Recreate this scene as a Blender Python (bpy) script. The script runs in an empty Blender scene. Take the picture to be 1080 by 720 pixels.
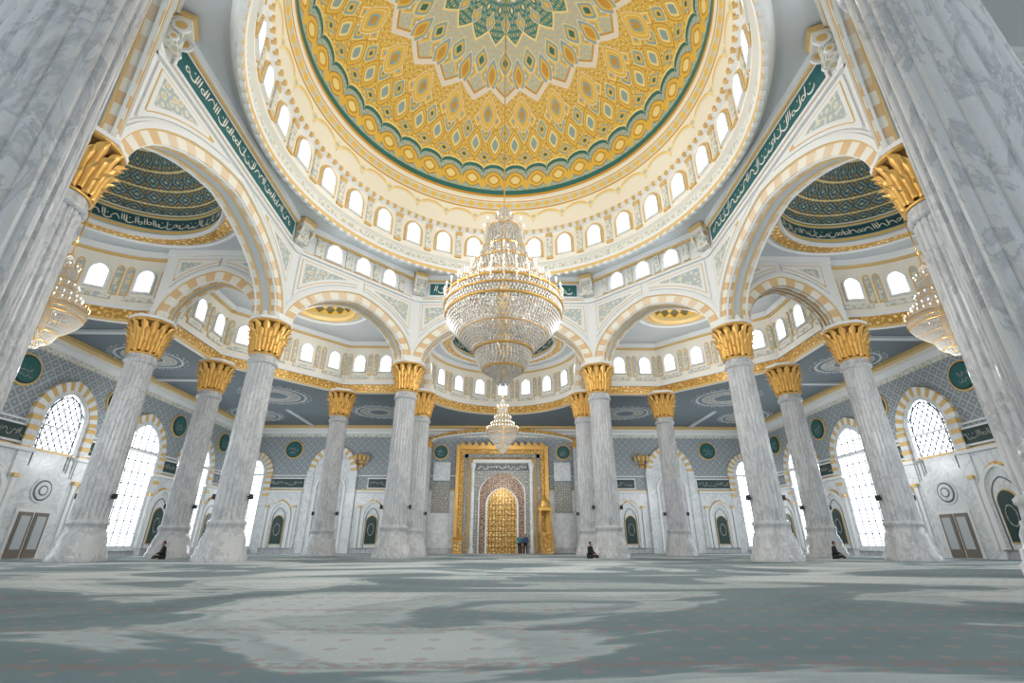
import bpy, math, random
import numpy as np
from mathutils import Vector, Matrix
from mathutils.geometry import tessellate_polygon
random.seed(3)
S=bpy.context.scene
try:
    S.view_settings.view_transform='Standard'
    S.view_settings.look='None'
except Exception as e: print(e)
pi=math.pi
CY=18.6; ZC=12.7; ZH=17.3; ZT=19.6
# ---------------------------------------------------------------- materials
def lin(c):
    return tuple(((x/255)/12.92 if x/255<=.04045 else ((x/255+.055)/1.055)**2.4) for x in c)
def mat(name,c,rough=.5,metal=0,em=0,emc=None,spec=.5):
    m=bpy.data.materials.new(name); m.use_nodes=True
    b=m.node_tree.nodes['Principled BSDF']
    b.inputs['Base Color'].default_value=(*lin(c),1)
    b.inputs['Roughness'].default_value=rough
    b.inputs['Metallic'].default_value=metal
    b.inputs['Specular IOR Level'].default_value=spec
    if em:
        b.inputs['Emission Color'].default_value=(*lin(emc or c),1)
        b.inputs['Emission Strength'].default_value=em
    return m
def nodes(m): return m.node_tree.nodes, m.node_tree.links, m.node_tree.nodes['Principled BSDF']
def coords(m,scale=(1,1,1)):
    n,l,b=nodes(m)
    tc=n.new('ShaderNodeTexCoord'); mp=n.new('ShaderNodeMapping'); mp.inputs['Scale'].default_value=scale
    l.new(tc.outputs['Object'],mp.inputs['Vector']); return mp.outputs['Vector']
def ramp(m,src,stops,interp='LINEAR'):
    n,l,b=nodes(m); r=n.new('ShaderNodeValToRGB'); r.color_ramp.interpolation=interp
    e=r.color_ramp.elements
    while len(e)<len(stops): e.new(.5)
    for i,(p,c) in enumerate(stops):
        e[i].position=p; e[i].color=(*lin(c),1)
    l.new(src,r.inputs['Fac']); return r.outputs['Color']
def noise(m,vec,scale,detail=6,dist=0,rough=.55):
    n,l,b=nodes(m); t=n.new('ShaderNodeTexNoise'); t.inputs['Scale'].default_value=scale
    t.inputs['Detail'].default_value=detail; t.inputs['Distortion'].default_value=dist; t.inputs['Roughness'].default_value=rough
    l.new(vec,t.inputs['Vector']); return t.outputs['Fac']
def bump(m,src,strength=.2,dist=.05):
    n,l,b=nodes(m); u=n.new('ShaderNodeBump'); u.inputs['Strength'].default_value=strength; u.inputs['Distance'].default_value=dist
    l.new(src,u.inputs['Height']); l.new(u.outputs['Normal'],b.inputs['Normal'])
def math_(m,op,a,b_=None,c=None):
    n,l,b=nodes(m); x=n.new('ShaderNodeMath'); x.operation=op
    for i,v in enumerate((a,b_,c)):
        if v is None: continue
        if isinstance(v,(int,float)): x.inputs[i].default_value=v
        else: l.new(v,x.inputs[i])
    return x.outputs[0]
def mix(m,f,a,b_):
    n,l,b=nodes(m); x=n.new('ShaderNodeMix'); x.data_type='RGBA'
    if isinstance(f,(int,float)): x.inputs[0].default_value=f
    else: l.new(f,x.inputs[0])
    for i,v in ((6,a),(7,b_)):
        if isinstance(v,tuple): x.inputs[i].default_value=(*lin(v),1)
        else: l.new(v,x.inputs[i])
    return x.outputs[2]
def setc(m,c): m.node_tree.links.new(c,m.node_tree.nodes['Principled BSDF'].inputs['Base Color'])
def marble(name,lo,mid,hi,rough=.25,sc=(1,1,.35),scale=1.2):
    m=mat(name,mid,rough); v=coords(m,sc)
    a=noise(m,v,scale,10,1.0,.66)
    setc(m,ramp(m,a,[(.25,mid),(.42,hi),(.5,lo),(.53,hi),(.75,mid)])); return m
def orn(name,ca,cb,cc,scale,rough=.45,metal=0):
    m=mat(name,cb,rough,metal); n,l,b=nodes(m); v=coords(m)
    t=n.new('ShaderNodeTexVoronoi'); t.inputs['Scale'].default_value=scale; t.inputs['Randomness'].default_value=.55
    l.new(v,t.inputs['Vector'])
    c=ramp(m,t.outputs['Distance'],[(0,ca),(.2,ca),(.24,cc),(.36,cc),(.4,cb),(.62,cb),(.66,cc)],'LINEAR')
    setc(m,c); bump(m,t.outputs['Distance'],.35,.05); return m
M={}
M['marble']=marble('grey_marble',(164,166,169),(184,186,187),(196,197,198),.3,(1,1,.4),1.6)
M['marble_w']=marble('white_marble',(196,200,202),(214,217,219),(222,224,225),.35,(1,1,1),.8)
M['white']=mat('white_plaster',(228,229,228),.6)
M['cream']=mat('cream_stone',(234,229,217),.6)
M['orange']=mat('orange_stone',(220,186,142),.55)
M['peach']=mat('peach_stone',(226,204,176),.55)
M['gold']=mat('gold_leaf',(216,168,90),.32,.55)
nv=coords(M['gold']); bump(M['gold'],noise(M['gold'],nv,6,4),.3,.05)
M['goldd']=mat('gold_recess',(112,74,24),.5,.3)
M['goldp']=mat('gold_paint',(216,182,118),.45,.1)
M['teal']=mat('teal_panel',(38,98,98),.45)
M['dgreen']=mat('dark_green_panel',(20,56,54),.4)
M['ornG']=orn('gold_relief_ornament',(236,218,168),(182,134,58),(220,180,98),3.2,.4,.2)
M['ornC']=orn('cream_gold_ornament',(218,194,138),(222,219,208),(184,190,186),2.6)
M['ornS']=orn('spandrel_ornament',(216,194,134),(174,184,184),(216,213,198),2.4)
M['ornT']=orn('teal_ornament',(214,178,84),(58,112,110),(150,178,168),2.2)
M['ornM']=orn('stone_relief_ornament',(200,196,184),(136,134,128),(170,166,158),4)
M['ornR']=orn('red_floral_ornament',(210,186,150),(112,80,66),(184,156,130),5)
M['ceil']=mat('grey_blue_ceiling',(100,111,117),.7)
M['ceilw']=mat('white_ceiling',(192,197,200),.6)
M['soff']=mat('grey_soffit_panel',(186,190,192),.5)
M['dark']=mat('black_metal',(26,26,28),.4)
M['wood']=mat('grey_brown_door',(122,112,102),.4)
M['win']=mat('daylight_glass',(255,255,255),.3,0,3.8,(240,248,255))
M['winB']=mat('daylight_glass_lower',(255,255,255),.3,0,4.2,(240,248,255))
M['grille']=mat('window_grille',(96,102,106),.5)
M['gw']=mat('tracery_grey',(120,126,130),.5)
M['bulb']=mat('lamp_bulb',(255,240,210),.3,0,8,(255,240,214))
M['crystal']=mat('crystal_bead',(206,201,192),.12,.2,.03,(255,246,232),.9)  # slight emission puts a lamplit glow into beads that are no lamps
m=mat('lattice_wall',(160,170,175),.6); M['latt']=m
n,l,b=nodes(m); tc=n.new('ShaderNodeTexCoord'); sp=n.new('ShaderNodeSeparateXYZ'); l.new(tc.outputs['Object'],sp.inputs[0])
s_=math_(m,'ADD',sp.outputs[0],sp.outputs[1]); z_=sp.outputs[2]
def tri(e,p): return math_(m,'ABSOLUTE',math_(m,'SUBTRACT',math_(m,'FRACT',math_(m,'DIVIDE',e,p)),.5))
d1=tri(math_(m,'ADD',s_,z_),.72); d2=tri(math_(m,'SUBTRACT',s_,z_),.72)
ln=math_(m,'LESS_THAN',math_(m,'MINIMUM',d1,d2),.08)
dt=math_(m,'GREATER_THAN',math_(m,'ADD',d1,d2),.8)
c=mix(m,ln,(136,145,151),(176,183,187)); c=mix(m,dt,c,(176,177,168)); setc(m,c)
# carpet
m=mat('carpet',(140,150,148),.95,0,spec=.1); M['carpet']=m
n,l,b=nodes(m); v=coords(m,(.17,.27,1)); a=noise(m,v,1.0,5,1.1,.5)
patches=ramp(m,a,[(.34,(108,126,132)),(.485,(126,143,148)),(.50,(180,190,191)),(.54,(164,176,178)),(.56,(194,202,203)),(.7,(204,211,211))])  # noise patches of pale and darker tone in the carpet colour
v2=coords(m); fine=noise(m,v2,30,3)
tc=n.new('ShaderNodeTexCoord'); sp=n.new('ShaderNodeSeparateXYZ'); l.new(tc.outputs['Object'],sp.inputs[0])
fx=math_(m,'SUBTRACT',math_(m,'FRACT',math_(m,'DIVIDE',sp.outputs[0],.36)),.5)
fy=math_(m,'SUBTRACT',math_(m,'FRACT',math_(m,'DIVIDE',sp.outputs[1],.36)),.5)
rr=math_(m,'ADD',math_(m,'MULTIPLY',fx,fx),math_(m,'MULTIPLY',fy,fy))
dot=math_(m,'MULTIPLY',math_(m,'LESS_THAN',rr,.022),.45)
c=mix(m,dot,patches,(176,142,136))
fy2=math_(m,'ABSOLUTE',math_(m,'SUBTRACT',math_(m,'FRACT',math_(m,'DIVIDE',sp.outputs[1],1.44)),.5))
st=math_(m,'MULTIPLY',math_(m,'LESS_THAN',fy2,.06),.4)
wv=noise(m,v2,12,2)
st=math_(m,'MULTIPLY',st,math_(m,'GREATER_THAN',wv,.48))
c=mix(m,st,c,(160,116,108))
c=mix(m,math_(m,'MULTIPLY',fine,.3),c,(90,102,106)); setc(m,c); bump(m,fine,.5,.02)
def attr_mat(name,rough=.5):
    m=mat(name,(200,200,200),rough); n,l,b=nodes(m)
    a=n.new('ShaderNodeVertexColor'); a.layer_name='Col'; l.new(a.outputs['Color'],b.inputs['Base Color']); return m
M['paint']=attr_mat('painted_dome')
KEYS=list(M.keys())
# ---------------------------------------------------------------- mesh builder
ID=lambda p:p
class MB:
    def __init__(s): s.v=[];s.f=[];s.m=[];s.sm=[]
    def add(s,vs,fs,k,T=ID,smooth=False):
        o=len(s.v); s.v.extend(tuple(T(p)) for p in vs)
        for f in fs: s.f.append(tuple(o+i for i in f)); s.m.append(k); s.sm.append(smooth)
    def box(s,x0,x1,y0,y1,z0,z1,k,T=ID,nseg=1):
        vs=[];fs=[]
        for i in range(nseg+1):
            x=x0+(x1-x0)*i/nseg
            vs+=[(x,y0,z0),(x,y1,z0),(x,y1,z1),(x,y0,z1)]
        for i in range(nseg):
            a=4*i;b=a+4
            for j in range(4): fs.append((a+j,a+(j+1)%4,b+(j+1)%4,b+j))
        fs+= [(0,1,2,3),tuple(4*nseg+j for j in (0,1,2,3))]
        s.add(vs,fs,k,T)
    def lathe(s,prof,seg,k,c=(0,0,0),smooth=True,T=ID,rmod=None,a0=0,a1=2*pi):
        vs=[];fs=[];full=abs(a1-a0-2*pi)<1e-6
        ns=seg if full else seg+1
        for (r,z) in prof:
            for j in range(ns):
                a=a0+(a1-a0)*j/seg; q=r*(rmod(j) if rmod else 1)
                vs.append((c[0]+q*math.cos(a),c[1]+q*math.sin(a),c[2]+z))
        for i in range(len(prof)-1):
            for j in range(seg):
                j2=(j+1)%ns
                fs.append((i*ns+j,i*ns+j2,(i+1)*ns+j2,(i+1)*ns+j))
        s.add(vs,fs,k,T,smooth)
    def poly(s,pts,k,T=ID,n=0,holes=()):
        loops=[[Vector((p[0],p[1],0)) for p in L] for L in [pts,*holes]]
        tr=tessellate_polygon(loops); al=[p for L in [pts,*holes] for p in L]
        s.add([(p[0],n,p[1]) for p in al],[tuple(t) for t in tr],k,T)
    def slab(s,pts,k,T=ID,n0=0,n1=.1):
        s.poly(pts,k,T,n1); N_=len(pts)
        s.add([(p[0],n0,p[1]) for p in pts]+[(p[0],n1,p[1]) for p in pts],[(i,(i+1)%N_,N_+(i+1)%N_,N_+i) for i in range(N_)],k,T)
    def ring(s,inner,outer,k,T=ID,n0=0,n1=.1,closed=False):
        N_=len(inner); K=k if callable(k) else (lambda i:k)
        for i in range(N_-(0 if closed else 1)):
            j=(i+1)%N_
            a,b_,c,d=inner[i],inner[j],outer[j],outer[i]
            vs=[(a[0],n0,a[1]),(b_[0],n0,b_[1]),(c[0],n0,c[1]),(d[0],n0,d[1]),(a[0],n1,a[1]),(b_[0],n1,b_[1]),(c[0],n1,c[1]),(d[0],n1,d[1])]
            s.add(vs,[(4,5,6,7),(0,1,5,4),(3,2,6,7),(0,3,7,4),(1,2,6,5)],K(i),T)
    def tube(s,pts,r,k,seg=6,T=ID):
        vs=[];fs=[]
        P=[Vector(p) for p in pts]
        for i,p in enumerate(P):
            d=(P[min(i+1,len(P)-1)]-P[max(i-1,0)]).normalized()
            u=d.cross(Vector((0,0,1))) if abs(d.z)<.95 else d.cross(Vector((1,0,0)))
            u.normalize(); w=d.cross(u)
            for j in range(seg):
                a=2*pi*j/seg; vs.append(tuple(p+u*(r*math.cos(a))+w*(r*math.sin(a))))
        for i in range(len(P)-1):
            for j in range(seg): fs.append((i*seg+j,i*seg+(j+1)%seg,(i+1)*seg+(j+1)%seg,(i+1)*seg+j))
        s.add(vs,fs,k,T,True)
    def octa(s,c,r,h,k,T=ID):
        x,y,z=c
        s.add([(x+r,y,z),(x,y+r,z),(x-r,y,z),(x,y-r,z),(x,y,z+h),(x,y,z-h)],[(0,1,4),(1,2,4),(2,3,4),(3,0,4),(1,0,5),(2,1,5),(3,2,5),(0,3,5)],k,T)
    def mesh(s,name):
        me=bpy.data.meshes.new(name); me.from_pydata(s.v,[],s.f)
        ss=set(s.m); used=[k for k in KEYS if k in ss]; ix={k:i for i,k in enumerate(used)}
        for k in used: me.materials.append(M[k])
        me.polygons.foreach_set('material_index',[ix[k] for k in s.m])
        me.polygons.foreach_set('use_smooth',s.sm); me.update(); return me
    def obj(s,name,parent=None,loc=(0,0,0)):
        return put(name,s.mesh(name),parent,loc)
def put(name,me,parent=None,loc=(0,0,0),rot=0,sc=1):
    o=bpy.data.objects.new(name,me); S.collection.objects.link(o); o.location=loc; o.rotation_euler=(0,0,rot); o.scale=(sc,)*3
    if parent: o.parent=parent
    return o
def frame(ox,oy,sx,sy,nx,ny):
    return lambda p:(ox+sx*p[0]+nx*p[1],oy+sy*p[0]+ny*p[1],p[2])
def cyl(cx,cy,R,a0=0,sgn=1):
    return lambda p:(cx+(R-p[1])*math.cos(a0+sgn*p[0]/R),cy+(R-p[1])*math.sin(a0+sgn*p[0]/R),p[2])
def shift(T,s0,dn=0,dz=0): return lambda p:T((p[0]+s0,p[1]+dn,p[2]+dz))
def prof(t,rise): t=min(1,abs(t)); return rise*(.84*math.sqrt(1-t*t)+.16*(1-t))
def archc(w,z0,rise,n=32,e=0):
    out=[]
    for i in range(n+1):
        a=pi*i/n; t=-math.cos(a); out.append((t*(w+e),z0+prof(t,rise)*(rise+e)/rise))
    return out
def archpoly(w,zb,zs,rise,n=16,e=0):
    return [(-(w+e),zb)]+archc(w,zs,rise,n,e)+[((w+e),zb)]
def window(mb,T,w,zb,zs,rise,n=0,pane='win',fr='white',fw=.12,grid=0,gm='grille',diag=0):
    mb.poly(archpoly(w,zb,zs,rise),pane,T,n+.03)
    mb.ring(archpoly(w,zb,zs,rise),archpoly(w,zb,zs,rise,e=fw),fr,T,n,n+.16)
    mb.box(-w-fw,w+fw,n,n+.2,zb-fw,zb,fr,T)
    inside=lambda s_,z: abs(s_)<w and zb<z<(zs+prof(s_/w,rise))
    if diag:
        c=zb-2*w
        while c<zs+rise+2*w:
            for sg in (1,-1):
                P=[(s_,c+sg*s_*1.3) for s_ in np.linspace(-w,w,41)]; P=[p for p in P if inside(*p)]
                if len(P)>1:
                    a,b_=P[0],P[-1]; h=.07
                    mb.add([(a[0],n+.06,a[1]-h),(b_[0],n+.06,b_[1]-h),(b_[0],n+.06,b_[1]+h),(a[0],n+.06,a[1]+h)],[(0,1,2,3)],gm,T)
            c+=diag
        mb.ring(archpoly(w-.22,zb+.2,zs,rise-.2),archpoly(w-.14,zb+.12,zs,rise-.12),gm,T,n+.04,n+.08)
    if grid:
        k=int(2*w/grid)
        for i in range(1,k+1):
            s_=-w+i*2*w/(k+1); zt=zs+prof(s_/w,rise)
            mb.box(s_-.04,s_+.04,n+.04,n+.09,zb,zt,gm,T)
        z=zb+grid
        while z<zs+rise*.85:
            ww=w if z<zs else w*math.sqrt(max(0,1-((z-zs)/rise)**2))
            mb.box(-ww,ww,n+.04,n+.09,z-.035,z+.035,gm,T); z+=grid
        z=zs-.05; mb.box(-w,w,n+.04,n+.13,z-.1,z+.1,'white',T)
def calli(mb,T,s0,s1,z0,z1,n,k):
    h=z1-z0; s_=s0+.1*h; rnd=random.random
    def rib(pts,w):
        P=pts; vs=[];fs=[]
        for i,p in enumerate(P):
            a=P[max(i-1,0)];b=P[min(i+1,len(P)-1)]; dx,dz=b[0]-a[0],b[1]-a[1]; L=math.hypot(dx,dz) or 1
            ww=w*(.35+.65*math.sin(pi*(i+.5)/len(P))); vs+=[(p[0]-dz/L*ww,n,p[1]+dx/L*ww),(p[0]+dz/L*ww,n,p[1]-dx/L*ww)]
        for i in range(len(P)-1): fs.append((2*i,2*i+1,2*i+3,2*i+2))
        mb.add(vs,fs,k,T)
    while s_<s1-.5*h:
        c=rnd(); zb=z0+h*(.25+.12*rnd())
        if c<.45: rib([(s_+.03*h*i,zb+h*.6*i/4) for i in range(5)],.045*h); s_+=.16*h
        elif c<.7:
            rib([(s_+.28*h*(1-math.cos(pi*i/8)),zb+.1*h-.22*h*math.sin(pi*i/8)) for i in range(9)],.05*h)
            rib([(s_+.28*h+.04*h*i,zb+h*(.35+.02*i)) for i in range(3)],.05*h); s_+=.45*h
        elif c<.88:
            rib([(s_+.15*h+.13*h*math.cos(pi*i/5),zb+.15*h+.13*h*math.sin(pi*i/5)) for i in range(11)],.04*h); s_+=.3*h
        else:
            rib([(s_+.1*h*i,zb+.4*h*math.sin(i*.5)) for i in range(7)],.045*h); s_+=.5*h
# ---------------------------------------------------------------- painted domes
def dome(name,c,R,H,z0,fun,nphi,nt,extra=None):
    pr=[]
    if extra:
        for a in extra: pr.append(a)
    for i in range(nt+1):
        q=i/nt; th=q*pi/2; pr.append((R*math.cos(th),z0+H*math.sin(th),q))
    pr=np.array(pr); ph=np.linspace(0,2*pi,nphi,endpoint=False)
    r=pr[:,0][:,None]; x=c[0]+r*np.cos(ph)[None]; y=c[1]+r*np.sin(ph)[None]; z=np.repeat(pr[:,1][:,None],nphi,1)
    co=np.stack([x,y,z],-1).reshape(-1,3)
    K=len(pr); i=np.arange(K-1)[:,None]*nphi; j=np.arange(nphi)[None]; j2=(j+1)%nphi
    F=np.stack([i+j,i+j2,i+nphi+j2,i+nphi+j],-1).reshape(-1,4)
    me=bpy.data.meshes.new(name); me.vertices.add(len(co)); me.vertices.foreach_set('co',co.ravel())
    me.loops.add(F.size); me.loops.foreach_set('vertex_index',F.ravel().astype(np.int32))
    me.polygons.add(len(F)); me.polygons.foreach_set('loop_start',np.arange(0,F.size,4,dtype=np.int32))
    me.update(calc_edges=True)
    me.polygons.foreach_set('use_smooth',np.ones(len(F),dtype=bool))
    Q=np.repeat(pr[:,2][:,None],nphi,1); P=np.repeat(ph[None],K,0)
    col=fun(Q,P); a=me.color_attributes.new('Col','FLOAT_COLOR','POINT')
    a.data.foreach_set('color',np.concatenate([col,np.ones(col.shape[:2]+(1,))],-1).ravel().astype(np.float32))
    me.materials.append(M['paint']); return put(name,me)
def L_(c): return np.array(lin(c))
Y1=L_((232,190,84));Y2=L_((208,154,54));Y3=L_((242,222,154));TL=L_((44,112,108));BG=L_((148,172,172));CR=L_((238,231,214));PK=L_((238,226,212));DG=L_((172,124,46))
def put_(col,mask,c): col[mask]=c
def mainfun(q,p):
    col=np.zeros(q.shape+(3,)); col[:]=Y1
    u=p/(2*pi)
    def fr(n,ph=0): return np.abs((u*n+ph)%1-.5)*2
    put_(col,q<0,CR)
    t=q+1; z=q<0
    arc=.28+.34*np.sqrt(np.clip(1-fr(32)**2,0,1))
    put_(col,z&(t<arc)&(t>arc-.05),Y1)
    put_(col,z&(t<arc-.07)&(t>arc-.09),L_((220,196,140)))
    put_(col,z&((fr(32,.5)*1.2+np.abs(t-.45)*5)<.5),Y3); put_(col,z&((fr(32,.5)*1.2+np.abs(t-.45)*5)<.25),L_((190,196,186)))
    put_(col,z&(np.abs(t-.69)<.02),Y2)
    put_(col,z&(t>.73)&(t<.89),L_((206,202,182)))
    put_(col,z&(t>.73)&(t<.89)&((fr(96)+np.abs(t-.81)*11)<.9),Y1)
    put_(col,z&(np.abs(t-.92)<.015),Y2)
    A=64*p; B=q*150
    v=np.sin(A+1.4*np.sin(B))*np.cos(B+1.4*np.sin(A))
    v2=np.sin(2*A+1.2*np.sin(1.7*B))*np.cos(1.7*B+1.2*np.sin(2*A))
    f=q>=0
    put_(col,f&(v2>.5),Y3); put_(col,f&(np.abs(v)<.11),DG); put_(col,f&(v>.78),L_((214,206,160)))
    put_(col,f&(q<.012),CR); put_(col,f&(q>=.012)&(q<.028),Y2); put_(col,f&(q>=.028)&(q<.055),TL)
    z=(q>=.055)&(q<.18); put_(col,z,BG); put_(col,z&(v2>.35),L_((178,198,196))); put_(col,z&(np.abs(v)<.12),L_((206,194,130)))
    d=(fr(40)*1.05)**1.5+(np.abs(q-.115)/.05)**1.5; put_(col,z&(d<1),DG); put_(col,z&(d<.85),Y1); put_(col,z&(d<.5),Y2); put_(col,z&(d<.3),Y3)
    d=fr(40,.5)*2.2+np.abs(q-.09)/.035; put_(col,z&(d<.9),Y1)
    zz=.165+.035*np.sqrt(np.clip(1-fr(40)**2,0,1))
    put_(col,(q>=zz-.018)&(q<zz),TL)
    put_(col,(q>=zz)&(q<zz+.008),Y3)
    def loz(n,ph,q0,b,a,cols,power=1,extra=True):
        d=(fr(n,ph)/a)**power+(np.abs(q-q0)/b)**power
        for lim,c in cols: put_(col,(d<lim)&f&extra,c)
    loz(40,.5,.235,.03,.7,[(1,BG),(.75,Y1),(.35,TL)])
    loz(40,0,.30,.075,.78,[(1,DG),(.92,Y1),(.62,DG),(.55,Y3),(.3,BG)],1.3)
    loz(40,.5,.36,.05,.6,[(1,Y3),(.85,BG),(.5,Y1),(.2,TL)],1.2)
    loz(40,0,.415,.045,.7,[(1,Y2),(.85,Y3),(.6,Y1),(.3,BG)])
    loz(20,0,.44,.085,.55,[(1,PK),(.93,Y1),(.7,Y3),(.62,Y1),(.35,BG),(.18,Y2)],1.3)
    zz=.50+.06*fr(20,.5)
    z=q>zz
    put_(col,z,L_((172,190,188)))
    put_(col,z&(v2>.4),L_((198,208,202))); put_(col,z&(np.abs(v)<.22),L_((232,198,108)))
    put_(col,np.abs(q-zz)<.014,PK); put_(col,np.abs(q-zz-.02)<.005,Y2)
    loz(40,0,.60,.04,.8,[(1,Y3),(.86,Y1),(.5,BG),(.25,Y3)],1,z)
    loz(20,0,.60,.075,.5,[(1,PK),(.9,BG),(.6,Y1),(.35,Y2)],1.3,z)
    loz(20,.5,.655,.055,.6,[(1,Y3),(.85,BG),(.55,Y1),(.3,TL)],1.2,z)
    zz=.72+.045*fr(20)
    put_(col,q>zz,L_((64,128,120))); put_(col,np.abs(q-zz)<.006,Y3)
    cc=np.sin(80*p)*np.sin(130*q)
    put_(col,(q>zz+.012)&(cc>.35),L_((126,166,156)))
    put_(col,(q>zz+.012)&(cc<-.6),Y1)
    loz(20,.5,.80,.04,.6,[(1,Y3),(.85,BG),(.5,Y1)],1)
    loz(20,0,.85,.035,.6,[(1,BG),(.8,TL),(.4,Y3)])
    z2=.88+.03*fr(12); put_(col,q>z2,Y1); put_(col,np.abs(q-z2)<.005,CR); put_(col,q>.94,BG); put_(col,q>.97,Y2)
    return col
def smallfun(q,p):
    col=np.zeros(q.shape+(3,)); col[:]=L_((66,96,97)); u=p/(2*pi)
    def fr(n,ph=0): return np.abs((u*n+ph)%1-.5)*2
    put_(col,q<0,L_((190,193,188))); t=q+1
    put_(col,(q<0)&(t>.15)&(t<.25),Y1); put_(col,(q<0)&(t>.3)&(t<.85),L_((32,80,84))); put_(col,(q<0)&(t>.9),Y1)
    for i in range(9):
        q0=.07+i*.1
        d=fr(32,.5*(i%2))/.85+np.abs(q-q0)/.07
        put_(col,(q>=0)&(d<1),Y2 if i%2 else L_((160,170,166))); put_(col,(q>=0)&(d<.8),L_((48,90,92))); put_(col,(q>=0)&(d<.35),L_((176,178,150)))
    for i in range(4): put_(col,(q>.1)&(np.abs(q-.17-.2*i)<.006),Y3)
    put_(col,q>.85,Y2); put_(col,q>.92,L_((36,96,94)))
    put_(col,np.abs(q-.015)<.015,CR)
    return col
def goldfun(q,p):
    col=smallfun(q,p); u=p/(2*pi)
    col[q<0]=L_((216,196,140)); col[(q>=0)&(q<.4)]=Y1
    fr=np.abs((u*16)%1-.5)*2
    col[(q>=0)&(q<.4)&(fr+np.abs(q-.2)/.2<1)]=L_((110,96,50)); return col
ex=[(11.62-.5*(i/60)**2,23.0+2.55*i/60,-1+i/61) for i in range(61)]
dome('ceiling_main_dome',(0,CY),11.1,9.5,25.6,mainfun,1800,520,ex)
# ---------------------------------------------------------------- main drum
mb=MB()
P1=[(12.5,19.62),(12.35,19.3),(12.3,19.1),(12.1,19.0),(11.95,19.0)]
mb.lathe(P1,160,'white',(0,CY,0))
mb.lathe([(11.95,19.0),(11.9,19.25)],160,'goldp',(0,CY,0))
mb.lathe([(11.9,19.25),(11.85,19.4),(11.95,19.45),(11.95,19.95)],160,'white',(0,CY,0),False)
mb.lathe([(11.94,19.5),(11.93,19.9)],160,'ornC',(0,CY,0))
mb.lathe([(11.95,19.95),(11.7,20.05),(11.7,20.2),(11.8,20.25),(11.8,22.55)],160,'cream',(0,CY,0),False)
mb.lathe([(11.8,22.55),(11.5,22.65),(11.5,22.8),(11.62,23.0)],160,'white',(0,CY,0),False)
for i in range(32):
    a=pi/2+2*pi*i/32
    c,s_=math.cos(a),math.sin(a)
    T=frame(11.8*c,CY+11.8*s_,-s_,c,-c,-s_)
    window(mb,T,.44,20.6,21.6,.55,0,'win','white',.1)
    mb.ring(archpoly(.44,20.5,21.6,.55,e=.12),archpoly(.44,20.5,21.6,.55,e=.26),'goldp',T,0,.1)
    a2=a+pi/32; c,s_=math.cos(a2),math.sin(a2)
    T=frame(11.8*c,CY+11.8*s_,-s_,c,-c,-s_)
    mb.box(-.2,.2,0,.1,20.3,22.4,'ornC',T); mb.box(-.24,.24,0,.16,22.2,22.5,'goldp',T); mb.box(-.24,.24,0,.16,20.25,20.45,'goldp',T)
for i in range(128):
    a=2*pi*i/128; c,s_=math.cos(a),math.sin(a)
    T=frame(11.5*c,CY+11.5*s_,-s_,c,-c,-s_)
    mb.box(-.1,.1,-.1,.12,22.6,22.82,'goldp',T)
    T=frame(12.0*c,CY+12.0*s_,-s_,c,-c,-s_)
    mb.box(-.12,.12,-.1,.1,18.88,19.02,'white',T)
OCT=[(-6.8,32.2),(6.8,32.2),(13.6,25.4),(13.6,11.8),(6.8,5),(-6.8,5),(-13.6,11.8),(-13.6,25.4)]
circ=lambda cx,cy,r,n=64:[(cx+r*math.cos(2*pi*i/n),cy+r*math.sin(2*pi*i/n)) for i in range(n)]
def hpoly(mb,pts,holes,z,k):
    mb.poly(pts,k,lambda p:(p[0],p[2],z),0,holes)
big=[(x*1.04,CY+(y-CY)*1.04) for x,y in OCT]
hpoly(mb,big,[circ(0,CY,12.45,160)],19.6,'ceilw')
mb.obj('wall_dome_drum')
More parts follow.
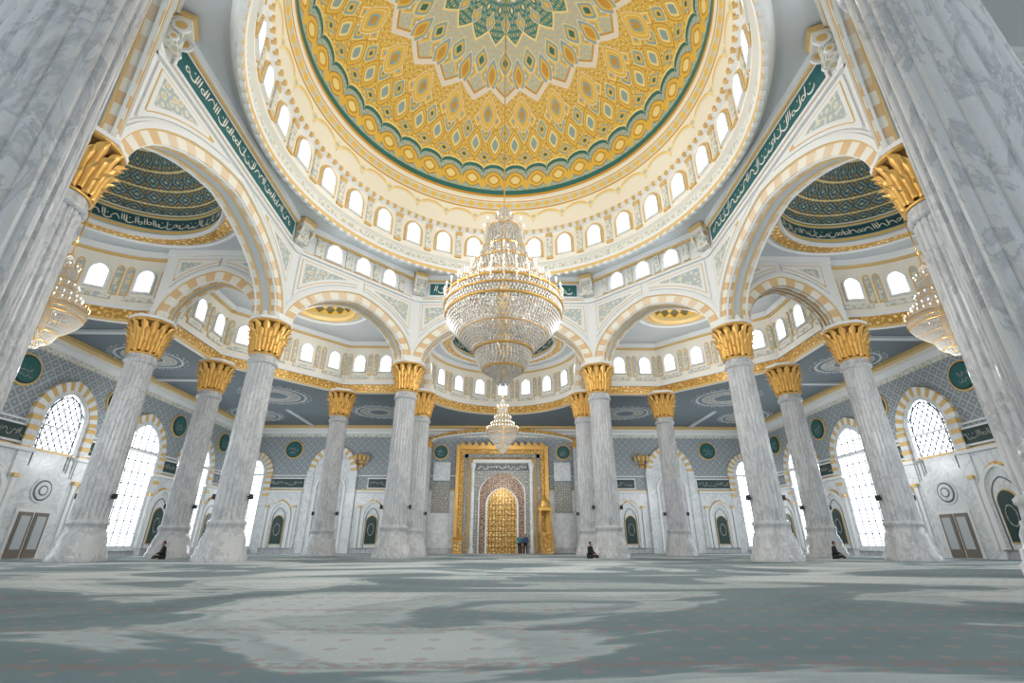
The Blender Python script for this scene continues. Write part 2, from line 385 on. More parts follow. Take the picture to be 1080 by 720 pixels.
# ---------------------------------------------------------------- arch walls
def arch_wall(mb,ax,ay,bx,by,rise,zt,kind,inset=.9,th=1.2,nv=23):
    L=math.hypot(bx-ax,by-ay); sx,sy=(bx-ax)/L,(by-ay)/L; mx,my=(ax+bx)/2,(ay+by)/2
    nx,ny=(-sy,sx)
    if (0-mx)*nx+(CY-my)*ny<0 and kind!='side': nx,ny=-nx,-ny
    T0=frame(mx,my,sx,sy,nx,ny); w=L/2-inset; N_=nv*2
    C=archc(w,ZC,rise,N_)
    def kk(i):
        if not (i//2)%2: return 'cream'
        return 'orange' if (kind=='side' or min(i,N_-i)<N_*.22) else 'peach'
    for sg in (1,-1):
        T=T0 if sg==1 else frame(mx,my,sx,sy,-nx,-ny)
        h=th/2
        for i in range(N_):
            a,b_=C[i],C[i+1]; mb.add([(a[0],h,a[1]),(b_[0],h,b_[1]),(b_[0],h,zt),(a[0],h,zt)],[(0,1,2,3)],'white',T)
        for q in (1,-1): mb.add([(q*w,h,ZC),(q*L/2,h,ZC),(q*L/2,h,zt),(q*w,h,zt)],[(0,1,2,3)],'white',T)
        e=.5
        mb.ring(C,archc(w,ZC,rise,N_,e),kk,T,h,h+.07)
        mb.ring(archc(w,ZC,rise,N_,e),archc(w,ZC,rise,N_,e+.07),'goldp',T,h,h+.1)
        mb.ring(archc(w,ZC,rise,N_,e+.07),archc(w,ZC,rise,N_,e+.3),'white',T,h,h+.17)
        mb.ring(archc(w,ZC,rise,N_,e+.3),archc(w,ZC,rise,N_,e+.42),'white',T,h,h+.1)
        ztop=17.35 if zt>18 else zt-.5
        for k_,ee,mg,nn in (('white',.5,0,.09),('goldp',.66,.16,.105),('white',.71,.21,.115),('ornS',.9,.4,.125)):
            Cx=[p for p in archc(w,ZC,rise,60,e+ee) if p[0]>0 and p[1]<ztop-mg-.05 and p[0]<L/2-.62-mg]
            if len(Cx)<2: continue
            pl=Cx+[(L/2-.6-mg,Cx[-1][1]),(L/2-.6-mg,ztop-mg),(Cx[0][0],ztop-mg)]
            mb.slab(pl,k_,T,h,h+nn); mb.slab([(-p[0],p[1]) for p in pl],k_,T,h,h+nn)
        if kind=='side': 
            mb.box(-L/2,L/2,h,h+.12,zt-.35,zt,'white',T); 
    for i in range(N_):
        a,b_=C[i],C[i+1]; q=th/2-.3
        for (n0,n1,k3) in ((-th/2,-q,kk(i)),(-q,q,'soff'),(q,th/2,kk(i))):
            mb.add([(a[0],n0,a[1]),(b_[0],n0,b_[1]),(b_[0],n1,b_[1]),(a[0],n1,a[1])],[(0,1,2,3)],k3,T0)
    for nn in (-th/2,-th/2+.3,th/2-.38,th/2-.08):
        mb.ring(archc(w,ZC,rise,N_,-.06),C,'white' if abs(nn)>th/2-.2 else 'goldp',T0,nn,nn+.08)
    h=th/2
    if kind!='side':
        E=L/2-.15
        mb.box(-E,E,h,h+.18,17.45,17.6,'white',T0); mb.box(-E,E,h,h+.1,17.6,17.72,'goldp',T0)
        mb.box(-E,E,h,h+.3,19.25,19.6,'white',T0); mb.box(-E,E,h,h+.2,19.12,19.25,'goldp',T0)
        if kind=='card':
            mb.box(-5.7,5.7,h,h+.12,17.85,19.1,'white',T0); mb.box(-5.55,5.55,h,h+.15,18.0,18.95,'teal',T0)
            calli(mb,T0,-5.3,5.3,18.05,18.9,h+.165,'cream')
        else:
            for i in range(3):
                T=shift(T0,(i-1)*2.1)
                window(mb,T,.46,17.9,18.55,.5,h,'win','white',.14)
            for i in range(4):
                mb.box(-.22+(i-1.5)*2.1,.22+(i-1.5)*2.1,h,h+.12,17.8,19.1,'ornC',T0)
mb=MB()
for i in range(8):
    a,b_=OCT[i],OCT[(i+1)%8]
    card=i%2==0
    arch_wall(mb,*a,*b_,3.75 if card else 3.0,ZT,'card' if card else 'diag',nv=31 if card else 23)
for (x,y) in OCT:
    mb.lathe([(.98,ZC),(.98,ZC+.35),(.84,ZC+.45),(.84,17.5),(1.0,17.6),(1.0,17.8),(.84,17.9),(.84,19.6)],8,'white',(x,y,0),False)
    dx,dy=-x,CY-y; L=math.hypot(dx,dy); dx/=L;dy/=L
    T=frame(x+dx*.9,y+dy*.9,-dy,dx,dx,dy)
    mb.box(-.42,.42,-.3,.65,19.0,19.25,'cream',T); mb.box(-.36,.36,-.3,.4,17.95,19.0,'ornC',T)
    mb.box(-.48,.48,-.3,.75,19.25,19.5,'goldp',T); mb.box(-.22,.22,.3,.44,18.1,18.9,'ornC',T)
    for q in (-.42,.42):
        for (rr,cz,cn) in ((.32,18.75,.4),(.17,18.1,.3)):
            R2=[(cn+rr*math.cos(t*pi/8),cz+rr*math.sin(t*pi/8)) for t in range(16)]
            for (sc_,k3,ww) in ((1,'white',.05),(.6,'goldp',.07)):
                R3=[(cn+(p[0]-cn)*sc_,cz+(p[1]-cz)*sc_) for p in R2]
                mb.add([(q-ww,p[0],p[1]) for p in R3]+[(q+ww,p[0],p[1]) for p in R3],[tuple(range(16)),tuple(range(16,32))]+[(t,(t+1)%16,16+(t+1)%16,16+t) for t in range(16)],k3,T)
mb.obj('wall_arcade')
mb=MB()
for sx in (1,-1):
    for (ax,ay,bx,by) in ((13.6,25.4,20.4,25.4),(13.6,11.8,20.4,11.8),(6.8,32.2,6.8,39),(6.8,5,6.8,-1.8)):
        arch_wall(mb,sx*ax,ay,sx*bx,by,2.6,ZH,'side',.9,1.0,17)
mb.obj('wall_side_bay')
# ---------------------------------------------------------------- upper gallery outline
def arcpts(cx,cy,r,a0,a1,n=24): return [(cx+r*math.cos(a0+(a1-a0)*i/n),cy+r*math.sin(a0+(a1-a0)*i/n)) for i in range(n+1)]
OUT=arcpts(0,39,6.8,0,pi)+[(-13.6,39),(-20.4,32.2)]+arcpts(-20.4,CY,6.8,pi/2,1.5*pi)+[(-20.4,5),(-13.6,-1.8)]+arcpts(0,-1.8,6.8,pi,2*pi)+[(13.6,-1.8),(20.4,5)]+arcpts(20.4,CY,6.8,-pi/2,pi/2)+[(20.4,32.2),(13.6,39)]
mb=MB()
Rm=(-28,28,-10,52)
hpoly(mb,[(Rm[0],Rm[2]),(Rm[1],Rm[2]),(Rm[1],Rm[3]),(Rm[0],Rm[3])],[OUT[::-1]],12.65,'ceil')
def medal(mb,x,y,R):
    for (a,b_,k,d) in ((R,R*.94,'soff',.06),(R*.94,R*.8,'ceil',.03),(R*.8,R*.77,'soff',.06),(R*.77,R*.45,'ornM',.03),(R*.45,R*.4,'soff',.06),(R*.4,.01,'ceil',.03)):
        mb.lathe([(a,0),(a,-d),(b_,-d),(b_,0)],48,k,(x,y,12.64),False)
    for i in range(24):
        a=2*pi*i/24; mb.lathe([(R*.1,0),(R*.1,-.05),(R*.07,-.05)],8,'soff',(x+R*1.09*math.cos(a),y+R*1.09*math.sin(a),12.64),False)
for s in (1,-1):
    for (x,y,R) in ((19.6,39.8,2.5),(24.4,31,2.0),(12,45.3,2.2),(24.4,46.5,2.2),(24.6,9,2)): medal(mb,s*x,y,R)
    mb.box(s*27.4,s*28,-10,52,12.2,12.65,'white')
    mb.box(s*26.9,s*27.4,-10,52,12.42,12.65,'goldp')
    mb.box(s*20.2,s*20.6,39.2+5,52,12.5,12.65,'soff'); mb.box(min(s*22,s*28),max(s*22,s*28),35.4,35.8,12.5,12.65,'soff')
    mb.box(min(s*22,s*28),max(s*22,s*28),26.4,26.8,12.5,12.65,'soff')
mb.box(-28,28,51.4,52,12.2,12.65,'white'); mb.box(-28,28,50.9,51.4,12.42,12.65,'goldp')
mb.obj('ceiling')
mb=MB()
SD=[(-19.4,CY,4.9),(19.4,CY,4.9),(0,39.2,4.6),(0,-2,4.4)]
CD=[(s*13.4,y,2.1) for s in (1,-1) for y in (32,5.2)]
hpoly(mb,OUT,[OCT]+[circ(*d,48) for d in SD+CD],ZH,'ceilw')
for (x,y,r) in SD:
    mb.lathe([(r+.75,ZH),(r+.7,ZH-.08),(r+.1,ZH-.08)],64,'ornG',(x,y,0),False)
    mb.lathe([(r+.1,ZH-.08),(r-.05,ZH-.2),(r-.1,ZH+.05),(r,ZH+.1)],64,'white',(x,y,0),False)
    mb.lathe([(r+1.1,ZH),(r+1.05,ZH-.06),(r+.95,ZH-.06),(r+.9,ZH)],64,'white',(x,y,0),False)
for (x,y,r) in CD:
    mb.lathe([(r+.7,ZH),(r+.65,ZH-.1),(r+.3,ZH-.1),(r+.1,ZH-.2),(r-.02,ZH)],48,'goldp',(x,y,0),False)
    mb.lathe([(r+1.3,ZH),(r+1.25,ZH-.06),(r+1.1,ZH-.06),(r+1.05,ZH)],48,'white',(x,y,0),False)
mb.obj('ceiling_bay')
for (x,y,r) in SD:
    dome('ceiling_bay_dome',(x,y),r-.1,2.2,ZH+1.35,smallfun,480,120,[(r-.02*i/20,ZH+1.35*i/20,-1+i/20.5) for i in range(20)])
for (x,y,r) in CD:
    dome('ceiling_corner_dome',(x,y),r,1.1,ZH+.3,goldfun,192,40,[(r,ZH,-.9),(r,ZH+.29,-.1)])
mb=MB()
for (x,y,r) in SD:
    calli(mb,cyl(x,y,r-.01),0,2*pi*(r-.01),ZH+.42,ZH+1.12,.02,'cream')
mb.obj('ceiling_inscription')
mb=MB()
def gallery(T,L,nw,nseg):
    mb.box(0,L,-.3,0,12.6,ZH,'cream',T,nseg)
    mb.box(0,L,0,.12,12.6,12.72,'goldp',T,nseg); mb.box(0,L,0,.08,12.72,13.35,'ornG',T,nseg); mb.box(0,L,0,.16,13.35,13.55,'white',T,nseg)
    mb.box(0,L,0,.12,16.75,16.9,'goldp',T,nseg); mb.box(0,L,0,.25,16.9,ZH,'white',T,nseg)
    st=L/nw
    for i in range(nw):
        T1=shift(T,(i+.5)*st); window(mb,T1,.43,14.55,15.5,.5,0,'win','white',.12)
        mb.box(-.9,.9,0,.1,13.9,14.2,'ornC',T1)
    for i in range(nw+1):
        for d in (-.26,.26):
            if 0<i*st+d<L:
                T1=shift(T,i*st+d)
                mb.slab(archpoly(.2,14.2,15.9,.3,8),'goldp',T1,0,.05); mb.slab(archpoly(.13,14.3,15.85,.25,8),'ornS',T1,0,.07)
for (cx,cy,a0) in ((0,39,0),(-20.4,CY,pi/2),(0,-1.8,pi),(20.4,CY,-pi/2)):
    gallery(cyl(cx,cy,6.8,a0),pi*6.8,9,36)
def seg(a,b_,nw):
    L=math.hypot(b_[0]-a[0],b_[1]-a[1]); sx,sy=(b_[0]-a[0])/L,(b_[1]-a[1])/L
    gallery(frame(a[0],a[1],sx,sy,-sy,sx),L,nw,1)
for a,b_,nw in (((-6.8,39),(-13.6,39),3),((-13.6,39),(-20.4,32.2),4),((-20.4,32.2),(-20.4,25.4),3),((-20.4,11.8),(-20.4,5),3),((-20.4,5),(-13.6,-1.8),4),((-13.6,-1.8),(-6.8,-1.8),3),
    ((6.8,-1.8),(13.6,-1.8),3),((13.6,-1.8),(20.4,5),4),((20.4,5),(20.4,11.8),3),((20.4,25.4),(20.4,32.2),3),((20.4,32.2),(13.6,39),4),((13.6,39),(6.8,39),3)): seg(a,b_,nw)
mb.obj('wall_gallery')
# ---------------------------------------------------------------- columns
def column(name,light):
    mb=MB()
    mb.lathe([(1.36,0),(1.36,.28),(1.28,.32),(1.26,.6),(1.16,.66),(1.14,.95),(1.04,1.15),(1.04,1.25),(.96,1.3),(.94,1.6),(1.0,1.66),(1.0,1.78),(.9,1.86)],32,'marble')
    gm=lambda j:(.94 if j%5==0 else (.985 if j%5 in (1,4) else 1))
    mb.lathe([(.88,1.86),(.87,1.95),(.86,4),(.82,7),(.78,10.0)],100,'marble',rmod=gm,smooth=False)
    mb.lathe([(.78,10.0),(.88,10.05),(.9,10.15),(.88,10.25),(.82,10.3),(.82,10.5)],40,'marble')
    mb.lathe([(.84,10.5),(.92,10.56),(.84,10.62)],40,'gold')
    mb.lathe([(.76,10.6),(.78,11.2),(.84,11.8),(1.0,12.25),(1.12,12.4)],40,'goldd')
    def leaves(n,z0,z1,r0,r1,wd,ph,curl):
        for i in range(n):
            a=2*pi*(i+ph)/n; c,s_=math.cos(a),math.sin(a); vs=[];fs=[]; K=10
            for j in range(K+1):
                t=j/K; z=z0+(z1-z0)*t; r=r0+(r1-r0)*t**2.0
                hw=wd*(.72+.28*t if t<.65 else math.sqrt(max(0.02,1-((t-.65)/.36)**2)))
                if j>=K-1: z-=.06*(j-K+2)*.6; r+=curl*(j-K+2)*.5
                for q in (-1,-.6,0,.6,1):
                    rr=r+ .17*(1-abs(q)**2)*(1 if t>.05 else .6)
                    vs.append((rr*c-q*hw*s_,rr*s_+q*hw*c,z))
            for j in range(K):
                for k in range(4): fs.append((j*5+k,j*5+k+1,j*5+k+6,j*5+k+5))
            mb.add(vs,fs,'gold',smooth=True)
    leaves(12,10.62,11.25,.80,.90,.17,0,.14); leaves(12,10.7,11.65,.80,1.0,.18,.5,.14); leaves(12,11.1,12.05,.86,1.12,.2,0,.14); leaves(12,11.5,12.45,.92,1.2,.22,.5,.06)
    mb.lathe([(1.12,12.38),(1.28,12.42),(1.3,12.5),(1.22,12.54)],32,'gold')
    mb.lathe([(1.22,12.52),(1.34,12.56),(1.34,12.72),(.3,12.72)],8,'white',smooth=False)
    if light:
        for s in (1,-1):
            mb.box(s*.8 if s>0 else -1.0,1.0 if s>0 else -.8,-.04,.04,2.95,3.0,'dark'); mb.box(.96 if s>0 else -1.12,1.12 if s>0 else -.96,-.13,.13,2.85,3.1,'dark')
    mb.v=[(x*.88,y*.88,z) for x,y,z in mb.v]
    return mb.mesh(name)
c1m=column('marble_column',True); c2m=column('marble_column_plain',False)
COLS=OCT+[(s*20.4,y) for s in (1,-1) for y in (25.4,32.2,11.8,5)]+[(s*x,y) for s in (1,-1) for x in (6.8,13.6) for y in (39,-1.8)]
for (x,y) in COLS: put('marble_column',c2m if y<13 else c1m,None,(x,y,0))
# ---------------------------------------------------------------- walls
def niche(mb,T,w=1.35,top=5.2):
    mb.box(-w-.75,w+.75,0,.25,.5,5.9,'marble_w',T)
    mb.slab(archpoly(w+.1,.5,top-1.6,1.5),'ornG',T,.25,.28)
    mb.ring(archpoly(w-.2,.5,top-1.75,1.35),archpoly(w+.1,.5,top-1.75,1.5),'white',T,.25,.42)
    mb.slab(archpoly(w-.2,.5,top-1.75,1.35),'marble_w',T,.25,.31)
    mb.ring(archpoly(w-.45,.5,top-2.1,1.1),archpoly(w-.37,.5,top-2.1,1.18),'grille',T,.31,.33)
    mb.slab(archpoly(.62,.8,2.9,.7),'goldp',T,.31,.36); mb.slab(archpoly(.54,.88,2.9,.62),'dgreen',T,.31,.40)
    mb.ring([(.28*math.cos(t*pi/8),2.2+.5*math.sin(t*pi/8)) for t in range(16)],[(.33*math.cos(t*pi/8),2.2+.58*math.sin(t*pi/8)) for t in range(16)],'ornM',T,.4,.43,True)
    for q in (-1,1):
        mb.box(q*(w+.35)-.12,q*(w+.35)+.12,.25,.42,.5,4.3,'white',T); mb.box(q*(w+.35)-.18,q*(w+.35)+.18,.25,.5,4.3,4.5,'goldp',T)
    mb.box(-w-.85,w+.85,0,.5,5.75,5.95,'white',T)
def plaque(mb,T,w=1.9):
    mb.box(-w-.12,w+.12,0,.2,6.15,7.25,'white',T); mb.box(-w,w,0,.24,6.27,7.13,'dgreen',T); calli(mb,T,-w+.1,w-.1,6.4,7.0,.25,'ornM')
def roundel(mb,T,z,r=.85):
    for (a,k,n1) in ((r+.12,'goldp',.1),(r,'dgreen',.14),(r-.1,'teal',.18)):
        mb.slab([(a*math.cos(t*pi/16),z+a*math.sin(t*pi/16)) for t in range(32)],k,T,0,n1)
    calli(mb,T,-r*.6,r*.6,z-.2,z+.3,.19,'ornM'); calli(mb,T,-r*.5,r*.5,z-.5,z-.1,.19,'ornM')
def bigwin(mb,T,w,zb,zs,rise,tall):
    N_=22
    A=archc(w+.35,zs,rise+.3,N_); B=archc(w+.35,zs,rise+.3,N_,.6)
    mb.ring(A,B,lambda i:'goldp' if i%2 else 'white',T,0,.22)
    if tall: window(mb,T,w,zb,zs,rise,.1,'winB','marble_w',.35,.85,'gw')
    else: window(mb,T,w,zb,zs,rise,.0,'winB','marble_w',.35,0,'grille',.62)
    for q in (-1,1):
        mb.box(q*(w+.65)-.3,q*(w+.65)+.3,0,.32,0,zs,'marble_w',T)
        z=zs-2.2
        for i in range(4): mb.box(q*(w+.65)-.31,q*(w+.65)+.31,.0,.34,z+i*.6,z+i*.6+.28,'goldp',T)
def wall(name,T,s0,s1):
    mb=MB()
    mb.box(s0,s1,-.4,0,0,12.65,'latt',T); mb.box(s0,s1,0,.08,0,5.95,'marble_w',T)
    mb.box(s0,s1,0,.14,0,.5,'marble',T); mb.box(s0,s1,0,.1,5.95,6.1,'goldp',T); mb.box(s0,s1,0,.2,11.9,12.2,'white',T)
    mb.box(s0,s1,0,.12,11.6,11.9,'ornC',T); mb.box(s0,s1,0,.09,7.45,7.55,'white',T)
    return mb
for nm,T in (('wall_left',frame(-28,0,0,1,1,0)),('wall_right',frame(28,0,0,1,-1,0))):
    mb=wall(nm,T,-10,52)
    for y in (-2.1,5.1,12.3,19.5,26.7,33.9,41.1,48.3):
        niche(mb,shift(T,y),1.2); plaque(mb,shift(T,y),1.5); roundel(mb,shift(T,y),10.2)
    for y in (1.5,15.9,30.3):
        T1=shift(T,y); bigwin(mb,T1,1.4,4.9,8.0,1.7,False)
        mb.box(-1.75,1.75,.08,.3,0,4.6,'marble_w',T1)
        T2=shift(T1,0,.3)
        for (a,k,n1) in ((.7,'white',.06),(.6,'grille',.08),(.5,'marble_w',.1),(.3,'grille',.12),(.22,'white',.13)):
            mb.slab([(a*math.cos(t*pi/16),3.75+a*math.sin(t*pi/16)) for t in range(32)],k,T2,0,n1)
        mb.box(-1.15,1.15,.3,.38,0,2.7,'white',T1)
        for q in (-.52,.52): 
            mb.box(q-.45,q+.45,.38,.44,.05,2.5,'wood',T1); mb.box(q-.3,q+.3,.44,.47,.5,2.3,'soff',T1)
    for y in (8.7,23.1,37.5,44.7): bigwin(mb,shift(T,y),1.75,.7,7.4,2.0,True)
    mb.obj(nm)
T=frame(0,52,1,0,0,-1); mb=wall('wall_back',T,-28.4,28.4)
for s in (1,-1):
    for x in (9.6,13.2,22.6): niche(mb,shift(T,s*x),1.05)
    plaque(mb,shift(T,s*22.6),1.9); plaque(mb,shift(T,s*11.4),2.6)
    roundel(mb,shift(T,s*22.4),10.2); roundel(mb,shift(T,s*6.6),10.0,.7)
    bigwin(mb,shift(T,s*25.9),.8,.7,7.6,1.4,True)
    T1=shift(T,s*17.9)
    A=archc(1.9,8.0,2.2,22); mb.ring(A,archc(1.9,8.0,2.2,22,.6),lambda i:'goldp' if i%2 else 'white',T1,0,.3)
    mb.slab(archpoly(1.9,0,8,2.2),'marble_w',T1,0,.2); mb.slab(archpoly(1.4,0,6.2,1.6),'marble',T1,.2,.24)
    mb.ring(archpoly(1.4,0,6.2,1.6),archpoly(1.6,0,6.2,1.6),'white',T1,.2,.4)
    for q in (-1,1): mb.box(q*2.25-.35,q*2.25+.35,0,.35,0,8,'marble_w',T1)
    for i in range(3): mb.box(s*6.4-.95+i*.03,s*6.4+.95-i*.03,0,.12+.05*i,.6+i*3.2,3.5+i*3.2 if i<2 else 8.9,'ornM' if i%2 else 'marble_w',T)
mb.obj('wall_back')
mb=MB()
for s in (1,-1):
    mb.box(s*8-.4,s*8+.4,0,.7,0,11.3,'marble',T); mb.box(s*8-.5,s*8+.5,0,.8,10.4,11.3,'gold',T)
mb.ring(archc(7.6,11.0,1.1,40),archc(7.6,11.0,1.1,40,.42),'ornG',T,0,.9)
mb.ring(archc(7.6,11.0,1.1,40,-.2),archc(7.6,11.0,1.1,40),'white',T,0,.95)
mb.obj('trim_1')
# mihrab
mb=MB(); T=frame(0,51.88,1,0,0,-1)
mb.box(-4.9,4.9,0,.35,0,10.6,'ornG',T)
for q in (-1,1):
    for i,(x,k,d) in enumerate(((4.7,'gold',.55),(4.25,'ornG',.42),(3.8,'ornM',.5),(3.4,'goldp',.42))): mb.box(q*x-.18,q*x+.18,0,d,0,10.4-.35*i,k,T)
    mb.lathe([(.3,0),(.3,.4),(.2,.5),(.18,8),(.3,8.4),(.3,8.7)],16,'marble_w',(q*3.05,51.1,0))
for i,(z,k,d) in enumerate(((10.4,'gold',.6),(9.95,'ornG',.45),(9.5,'ornM',.5))): mb.box(-4.9+.4*i,4.9-.4*i,0,d,z-.2,z+.2,k,T)
for i in range(13): mb.slab([(-4.6+i*.71,10.6),(-4.25+i*.71,10.6+.5),(-3.9+i*.71,10.6)],'gold',T,0,.3)
mb.box(-3.0,3.0,.3,.8,0,8.9,'ornM',T); mb.box(-2.8,2.8,.3,.85,7.95,8.6,'grille',T); calli(mb,T,-2.7,2.7,8.0,8.55,.86,'cream')
mb.box(-3.1,3.1,.3,.95,8.75,9.05,'white',T)
mb.slab(archpoly(2.3,0,5.6,2.1),'ornR',T,.8,.86)
mb.ring(archpoly(2.3,0,5.6,2.1),archpoly(2.42,0,5.6,2.1),'white',T,.8,1.0)
mb.ring(archpoly(1.5,0,4.5,1.7),archpoly(1.68,0,4.5,1.75),'white',T,.8,1.05)
mb.slab(archpoly(1.5,0,4.5,1.7),'ornG',T,.86,.9)
for q in range(-4,5): mb.box(q*.32-.02,q*.32+.02,.9,.95,.1,4.5+prof(q*.32/1.5,1.7),'goldd',T)
for q in range(9): mb.box(-1.4,1.4,.9,.94,.5+q*.5,.54+q*.5,'goldd',T)
mb.obj('mihrab')
mb=MB()
x0,y0=4.3,49.6
mb.box(x0-.55,x0+.55,y0-.1,y0+1.4,0,1.9,'gold'); 
for i in range(8): mb.box(x0-.45,x0+.45,y0-.1-.28*(8-i),y0-.1-.28*(7-i),0,.22*(i+1),'ornG')
for sx in (-.5,.5):
    for sy in (0,1.3): mb.box(x0+sx-.06,x0+sx+.06,y0+sy-.06,y0+sy+.06,1.9,3.9,'gold')
    mb.tube([(x0+sx,y0-2.3,1.0),(x0+sx,y0-.1,2.8)],.05,'gold')
    for i in range(8): mb.tube([(x0+sx,y0-2.3+.28*i,.1+.22*i),(x0+sx,y0-2.3+.28*i,1.0+.23*i)],.03,'gold')
mb.box(x0-.65,x0+.65,y0-.15,y0+1.45,3.9,4.2,'gold'); mb.lathe([(.65,4.2),(.5,4.5),(.55,4.7),(.2,5.1),(.05,5.6),(0.01,5.9)],12,'gold',(x0,y0+.65,0))
mb.obj('minbar_pulpit')
mb=MB()
mb.box(-.5,.5,-.3,.3,0,.15,'gold'); mb.box(-.4,.4,-.2,.2,.15,1.1,'ornG'); mb.box(-.55,.55,-.35,.35,1.1,1.2,'gold'); mb.add([(-.5,-.35,1.2),(.5,-.35,1.2),(.5,.35,1.5),(-.5,.35,1.5)],[(0,1,2,3)],'gold'); mb.box(-.5,.5,.3,.36,1.2,1.5,'gold')
mb.obj('lectern',None,(-4.3,50.2,0))
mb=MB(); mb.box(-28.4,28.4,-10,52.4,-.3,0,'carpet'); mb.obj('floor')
# ---------------------------------------------------------------- chandelier
mb=MB()
PR=[(.12,15.7),(.3,15.5),(.42,15.2),(.3,14.9),(.45,14.7),(.75,14.4),(.8,13.9),(1.0,13.2),(1.3,12.4),(1.65,11.7),(1.8,11.3),(2.3,10.9),(2.5,10.6),(2.55,10.2),(2.5,9.8),(2.3,9.4),(1.9,8.9),(1.4,8.45),(1.2,8.2),(1.05,7.7),(.85,7.4),(.45,7.15),(.3,6.9),(.05,6.7)]
def along(pr,step):
    out=[]
    for (a,b_) in zip(pr[:-1],pr[1:]):
        d=math.hypot(b_[0]-a[0],b_[1]-a[1]); k=max(1,round(d/step))
        for i in range(k): out.append((a[0]+(b_[0]-a[0])*i/k,a[1]+(b_[1]-a[1])*i/k))
    return out
for j,(r,z) in enumerate(along(PR,.14)):
    nn=max(8,int(2*pi*r/.145))
    for i in range(nn):
        a=2*pi*(i+.5*(j%2))/nn; mb.octa((r*math.cos(a),r*math.sin(a),z),.055,.085,'crystal')
for j,(r,z) in enumerate(along(PR,.3)):
    r*=.72; nn=max(6,int(2*pi*r/.3))
    for i in range(nn):
        a=2*pi*(i+.5*(j%2))/nn; mb.octa((r*math.cos(a),r*math.sin(a),z),.09,.14,'crystal')
def torus(r,z,t,k='gold'):
    mb.lathe([(r+t*math.cos(q*pi/4),z+t*math.sin(q*pi/4)) for q in range(9)],48,k)
for (r,z,t) in ((.8,14.4,.03),(1.02,13.2,.04),(1.35,12.4,.04),(1.85,11.3,.05),(2.55,10.6,.06),(2.6,10.2,.04),(2.5,9.8,.06),(1.9,8.9,.04),(1.25,8.2,.05),(.85,7.4,.05),(.4,15.2,.03)): torus(r,z,t)
for (R,z,nn) in ((2.62,10.75,32),(1.95,11.5,24),(1.4,12.6,16),(.95,14.5,10)):
    for i in range(nn):
        a=2*pi*i/nn; x,y=R*math.cos(a),R*math.sin(a)
        mb.lathe([(.03,0),(.035,.18)],6,'cream',(x,y,z)); mb.octa((x,y,z+.25),.035,.08,'bulb')
        mb.tube([((R-.7)*math.cos(a),(R-.7)*math.sin(a),z+.1),((R-.3)*math.cos(a),(R-.3)*math.sin(a),z-.12),(x,y,z)],.02,'gold',4)
        for q in range(4): mb.octa((x,y,z-.12-.12*q),.045,.07,'crystal')
mb.lathe([(.1,6.9),(.25,8),(.3,10),(.25,12),(.1,15)],12,'goldp')
chm=mb.mesh('chandelier_body')
def chand(x,y,sc,zb,top):
    e=bpy.data.objects.new('crystal_chandelier',None); S.collection.objects.link(e); e.location=(x,y,0)
    put('body',chm,e,(0,0,zb-6.7*sc),0,sc)
    m2=MB(); m2.lathe([(.03,zb+8.9*sc),(.03,top)],8,'gold'); m2.lathe([(.02,top-.4),(.3,top-.1),(.35,top)],16,'gold'); m2.obj('rod',e)
chand(0,CY,1,6.7,35.05); chand(0,39.2,.5,7.6,20.8); chand(-19.6,CY,.5,8.2,20.8); chand(19.6,CY,.5,8.2,20.8)
mb=MB()
mb.box(-.12,.12,-.1,0,-.5,.6,'gold')
for i in range(5):
    a=-pi*(i+.5)/5; x,y=.55*math.cos(a),.55*math.sin(a)-.1
    mb.tube([(0,-.1,-.2),(x*.6,y*.6,-.35),(x,y,0)],.03,'gold'); mb.lathe([(.1,0),(.14,.25),(.1,.4)],8,'goldp',(x,y,.02)); mb.octa((x,y,-.15),.05,.1,'crystal')
sm=mb.mesh('wall_sconce')
for x in (-15,15): put('wall_sconce',sm,None,(x,51.88,9.0),0,1.3)
# ---------------------------------------------------------------- people
skin=mat('skin',(190,140,110),.6); hair=mat('hair',(30,24,20),.7)
def skinobj(name,V,E,R,mt,parent,root=0,sub=2):
    me=bpy.data.meshes.new(name); me.from_pydata(V,E,[]); me.update(); me.materials.append(mt)
    o=put(name,me,parent)
    md=o.modifiers.new('skin','SKIN'); 
    for i,r in enumerate(R): me.skin_vertices[0].data[i].radius=(r,r)
    me.skin_vertices[0].data[root].use_root=True
    s=o.modifiers.new('sub','SUBSURF'); s.levels=sub; s.render_levels=sub; return o
def ellips(name,c,r,mt,parent):
    pr=[(math.cos(-pi/2+pi*i/10),math.sin(-pi/2+pi*i/10)) for i in range(11)]
    vs=[];fs=[]
    me=bpy.data.meshes.new(name); 
    for (a,z) in pr:
        for j in range(16): vs.append((c[0]+r[0]*a*math.cos(j*pi/8),c[1]+r[1]*a*math.sin(j*pi/8),c[2]+r[2]*z))
    for i in range(10):
        for j in range(16): fs.append((i*16+j,i*16+(j+1)%16,(i+1)*16+(j+1)%16,(i+1)*16+j))
    me.from_pydata(vs,[],fs); me.materials.append(mt); me.polygons.foreach_set('use_smooth',[True]*len(fs)); return put(name,me,parent)
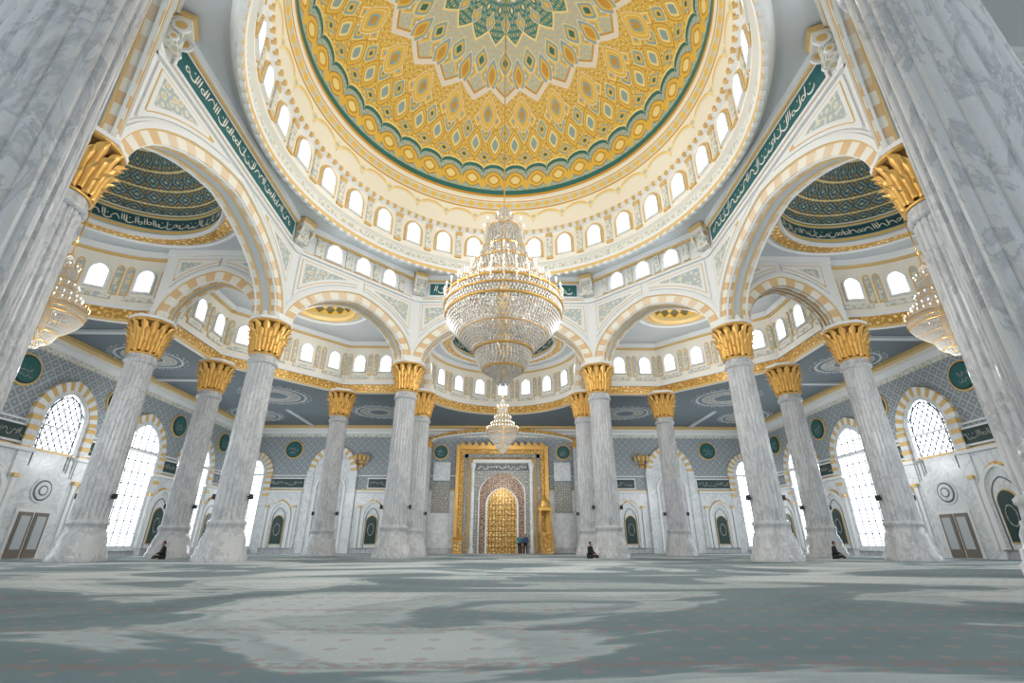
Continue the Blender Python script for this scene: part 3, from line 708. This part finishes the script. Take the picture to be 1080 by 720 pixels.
def person(name,loc,rot,cloth,trous,pose):
    e=bpy.data.objects.new(name,None); S.collection.objects.link(e); e.location=loc; e.rotation_euler=(0,0,rot)
    if pose=='stand':
        pel=(0,0,.92); ch=(0,0,1.3); nk=(0,0,1.46); hd=(0,-.02,1.6)
        sh=lambda s:(s*.19,0,1.4); el=lambda s:(s*.26,.02,1.12); wr=lambda s:(s*.25,-.08,.87); hip=lambda s:(s*.1,0,.86); kn=lambda s:(s*.11,-.02,.48); an=lambda s:(s*.12,.02,.09); toe=lambda s:(s*.14,-.15,.04)
    else:
        pel=(0,.05,.14); ch=(0,0,.52); nk=(0,-.03,.68); hd=(0,-.06,.82)
        sh=lambda s:(s*.19,0,.62); el=lambda s:(s*.27,-.06,.36); wr=lambda s:(s*.16,-.28,.26); hip=lambda s:(s*.12,.02,.13); kn=lambda s:(s*.36,-.34,.14); an=lambda s:(-s*.06,-.42,.08); toe=lambda s:(-s*.2,-.42,.06)
    V=[pel,((pel[0]+ch[0])/2,(pel[1]+ch[1])/2,(pel[2]+ch[2])/2),ch,nk]; E=[(0,1),(1,2),(2,3)]; R=[.15,.14,.16,.06]
    for s in (1,-1):
        b=len(V); V+=[sh(s),el(s),wr(s)]; E+=[(2,b),(b,b+1),(b+1,b+2)]; R+=[.08,.055,.04]
    skinobj('torso',V,E,R,cloth,e)
    V=[pel]; E=[]; R=[.15]
    for s in (1,-1):
        b=len(V); V+=[hip(s),kn(s),an(s),toe(s)]; E+=[(0,b),(b,b+1),(b+1,b+2),(b+2,b+3)]; R+=[.1,.075,.05,.04]
    skinobj('legs',V,E,R,trous,e)
    skinobj('neck',[nk,(hd[0],hd[1]+.02,hd[2]-.05)],[(0,1)],[.055,.055],skin,e)
    ellips('head',hd,(.078,.095,.12),skin,e); ellips('nose',(hd[0],hd[1]-.1,hd[2]-.01),(.014,.02,.025),skin,e)
    ellips('hair',(hd[0],hd[1]+.022,hd[2]+.025),(.086,.095,.115),hair,e)
    for s in (1,-1):
        ellips('ear',(hd[0]+s*.08,hd[1],hd[2]),(.012,.02,.03),skin,e); ellips('eye',(hd[0]+s*.03,hd[1]-.09,hd[2]+.01),(.01,.008,.007),hair,e)
        w=Vector(wr(s)); d=(w-Vector(el(s))).normalized(); side=Vector((0,1,0)) if pose=='stand' else Vector((1,0,0))
        V=[tuple(w),tuple(w+d*.07)];E=[(0,1)];R=[.025,.032]
        for k in range(4):
            o=side*(.024*(k-1.5)); b=len(V); L=(.07,.08,.075,.06)[k]
            V+=[tuple(w+d*.09+o),tuple(w+d*(.09+L)+o+Vector((-s*.015,0,0)))]; E+=[(1,b),(b,b+1)]; R+=[.01,.008]
        b=len(V); V+=[tuple(w+d*.04-side*.045),tuple(w+d*.085-side*.055)]; E+=[(0,b),(b,b+1)]; R+=[.012,.009]
        skinobj('hand',V,E,R,skin,e,sub=1)
c1=mat('teal_cloth',(70,130,140),.8); c2=mat('black_cloth',(30,30,34),.8); c3=mat('blue_cloth',(60,80,120),.8)
person('person_standing',(1.7,49.2,0),.3,c1,c2,'stand'); person('person_standing',(2.3,49.5,0),-.4,c3,c2,'stand')
person('person_sitting',(5.3,30.9,0),1.0,c2,c2,'sit'); person('person_sitting',(-19.2,29.8,0),-.8,c2,c2,'sit')
person('person_sitting',(19.4,29.8,0),.8,c2,c2,'sit')
# ---------------------------------------------------------------- lights
def pt(x,y,z,P,c=(1,.98,.96),r=.05):  # unseen point light added as fill, no fixture modelled for it
    l=bpy.data.lights.new('light','POINT'); l.energy=P; l.color=c; l.shadow_soft_size=r
    o=bpy.data.objects.new('fill_light',l); S.collection.objects.link(o); o.location=(x,y,z)
for i in range(4):
    a=2*pi*(i+.5)/4; pt(5.0*math.cos(a),CY+5.0*math.sin(a),10.6,720,(.97,.99,1))  # float clear of the chandelier, added to stand in for its lamps
for i in range(6):
    a=2*pi*(i+.5)/6; pt(7.0*math.cos(a),CY+7.0*math.sin(a),20.8,190,(1,.985,.96))  # float unseen inside the drum, added to brighten the dome
pt(0,37.2,12.9,380);pt(0,36.2,6.6,330,(.95,.98,1))  # unseen fill added in the back bay
for s in (1,-1):
    pt(s*19.6,CY,13.6,400); pt(s*18.0,CY,7.0,430,(.95,.98,1)); pt(s*13.4,32,14.8,330); pt(s*17,44,6,560,(.95,.98,1)); pt(s*24,34,6,420,(.95,.98,1))  # unseen fill added in side bays, corners and aisles
pt(0,47,6.5,340,(.97,.99,1))  # unseen fill added in front of the mihrab
w=bpy.data.worlds.new('sky'); S.world=w; w.use_nodes=True
bg=w.node_tree.nodes['Background']; bg.inputs[0].default_value=(.80,.91,1,1); bg.inputs[1].default_value=1.95
# camera
cd=bpy.data.cameras.new('camera'); cd.lens=500/1080*36; cd.sensor_width=36; cd.clip_start=.05; cd.clip_end=300
co=bpy.data.objects.new('camera',cd); S.collection.objects.link(co); co.location=(0,0,.7)
co.rotation_euler=(math.radians(90+23.3),0,math.radians(-1.15)); S.camera=co
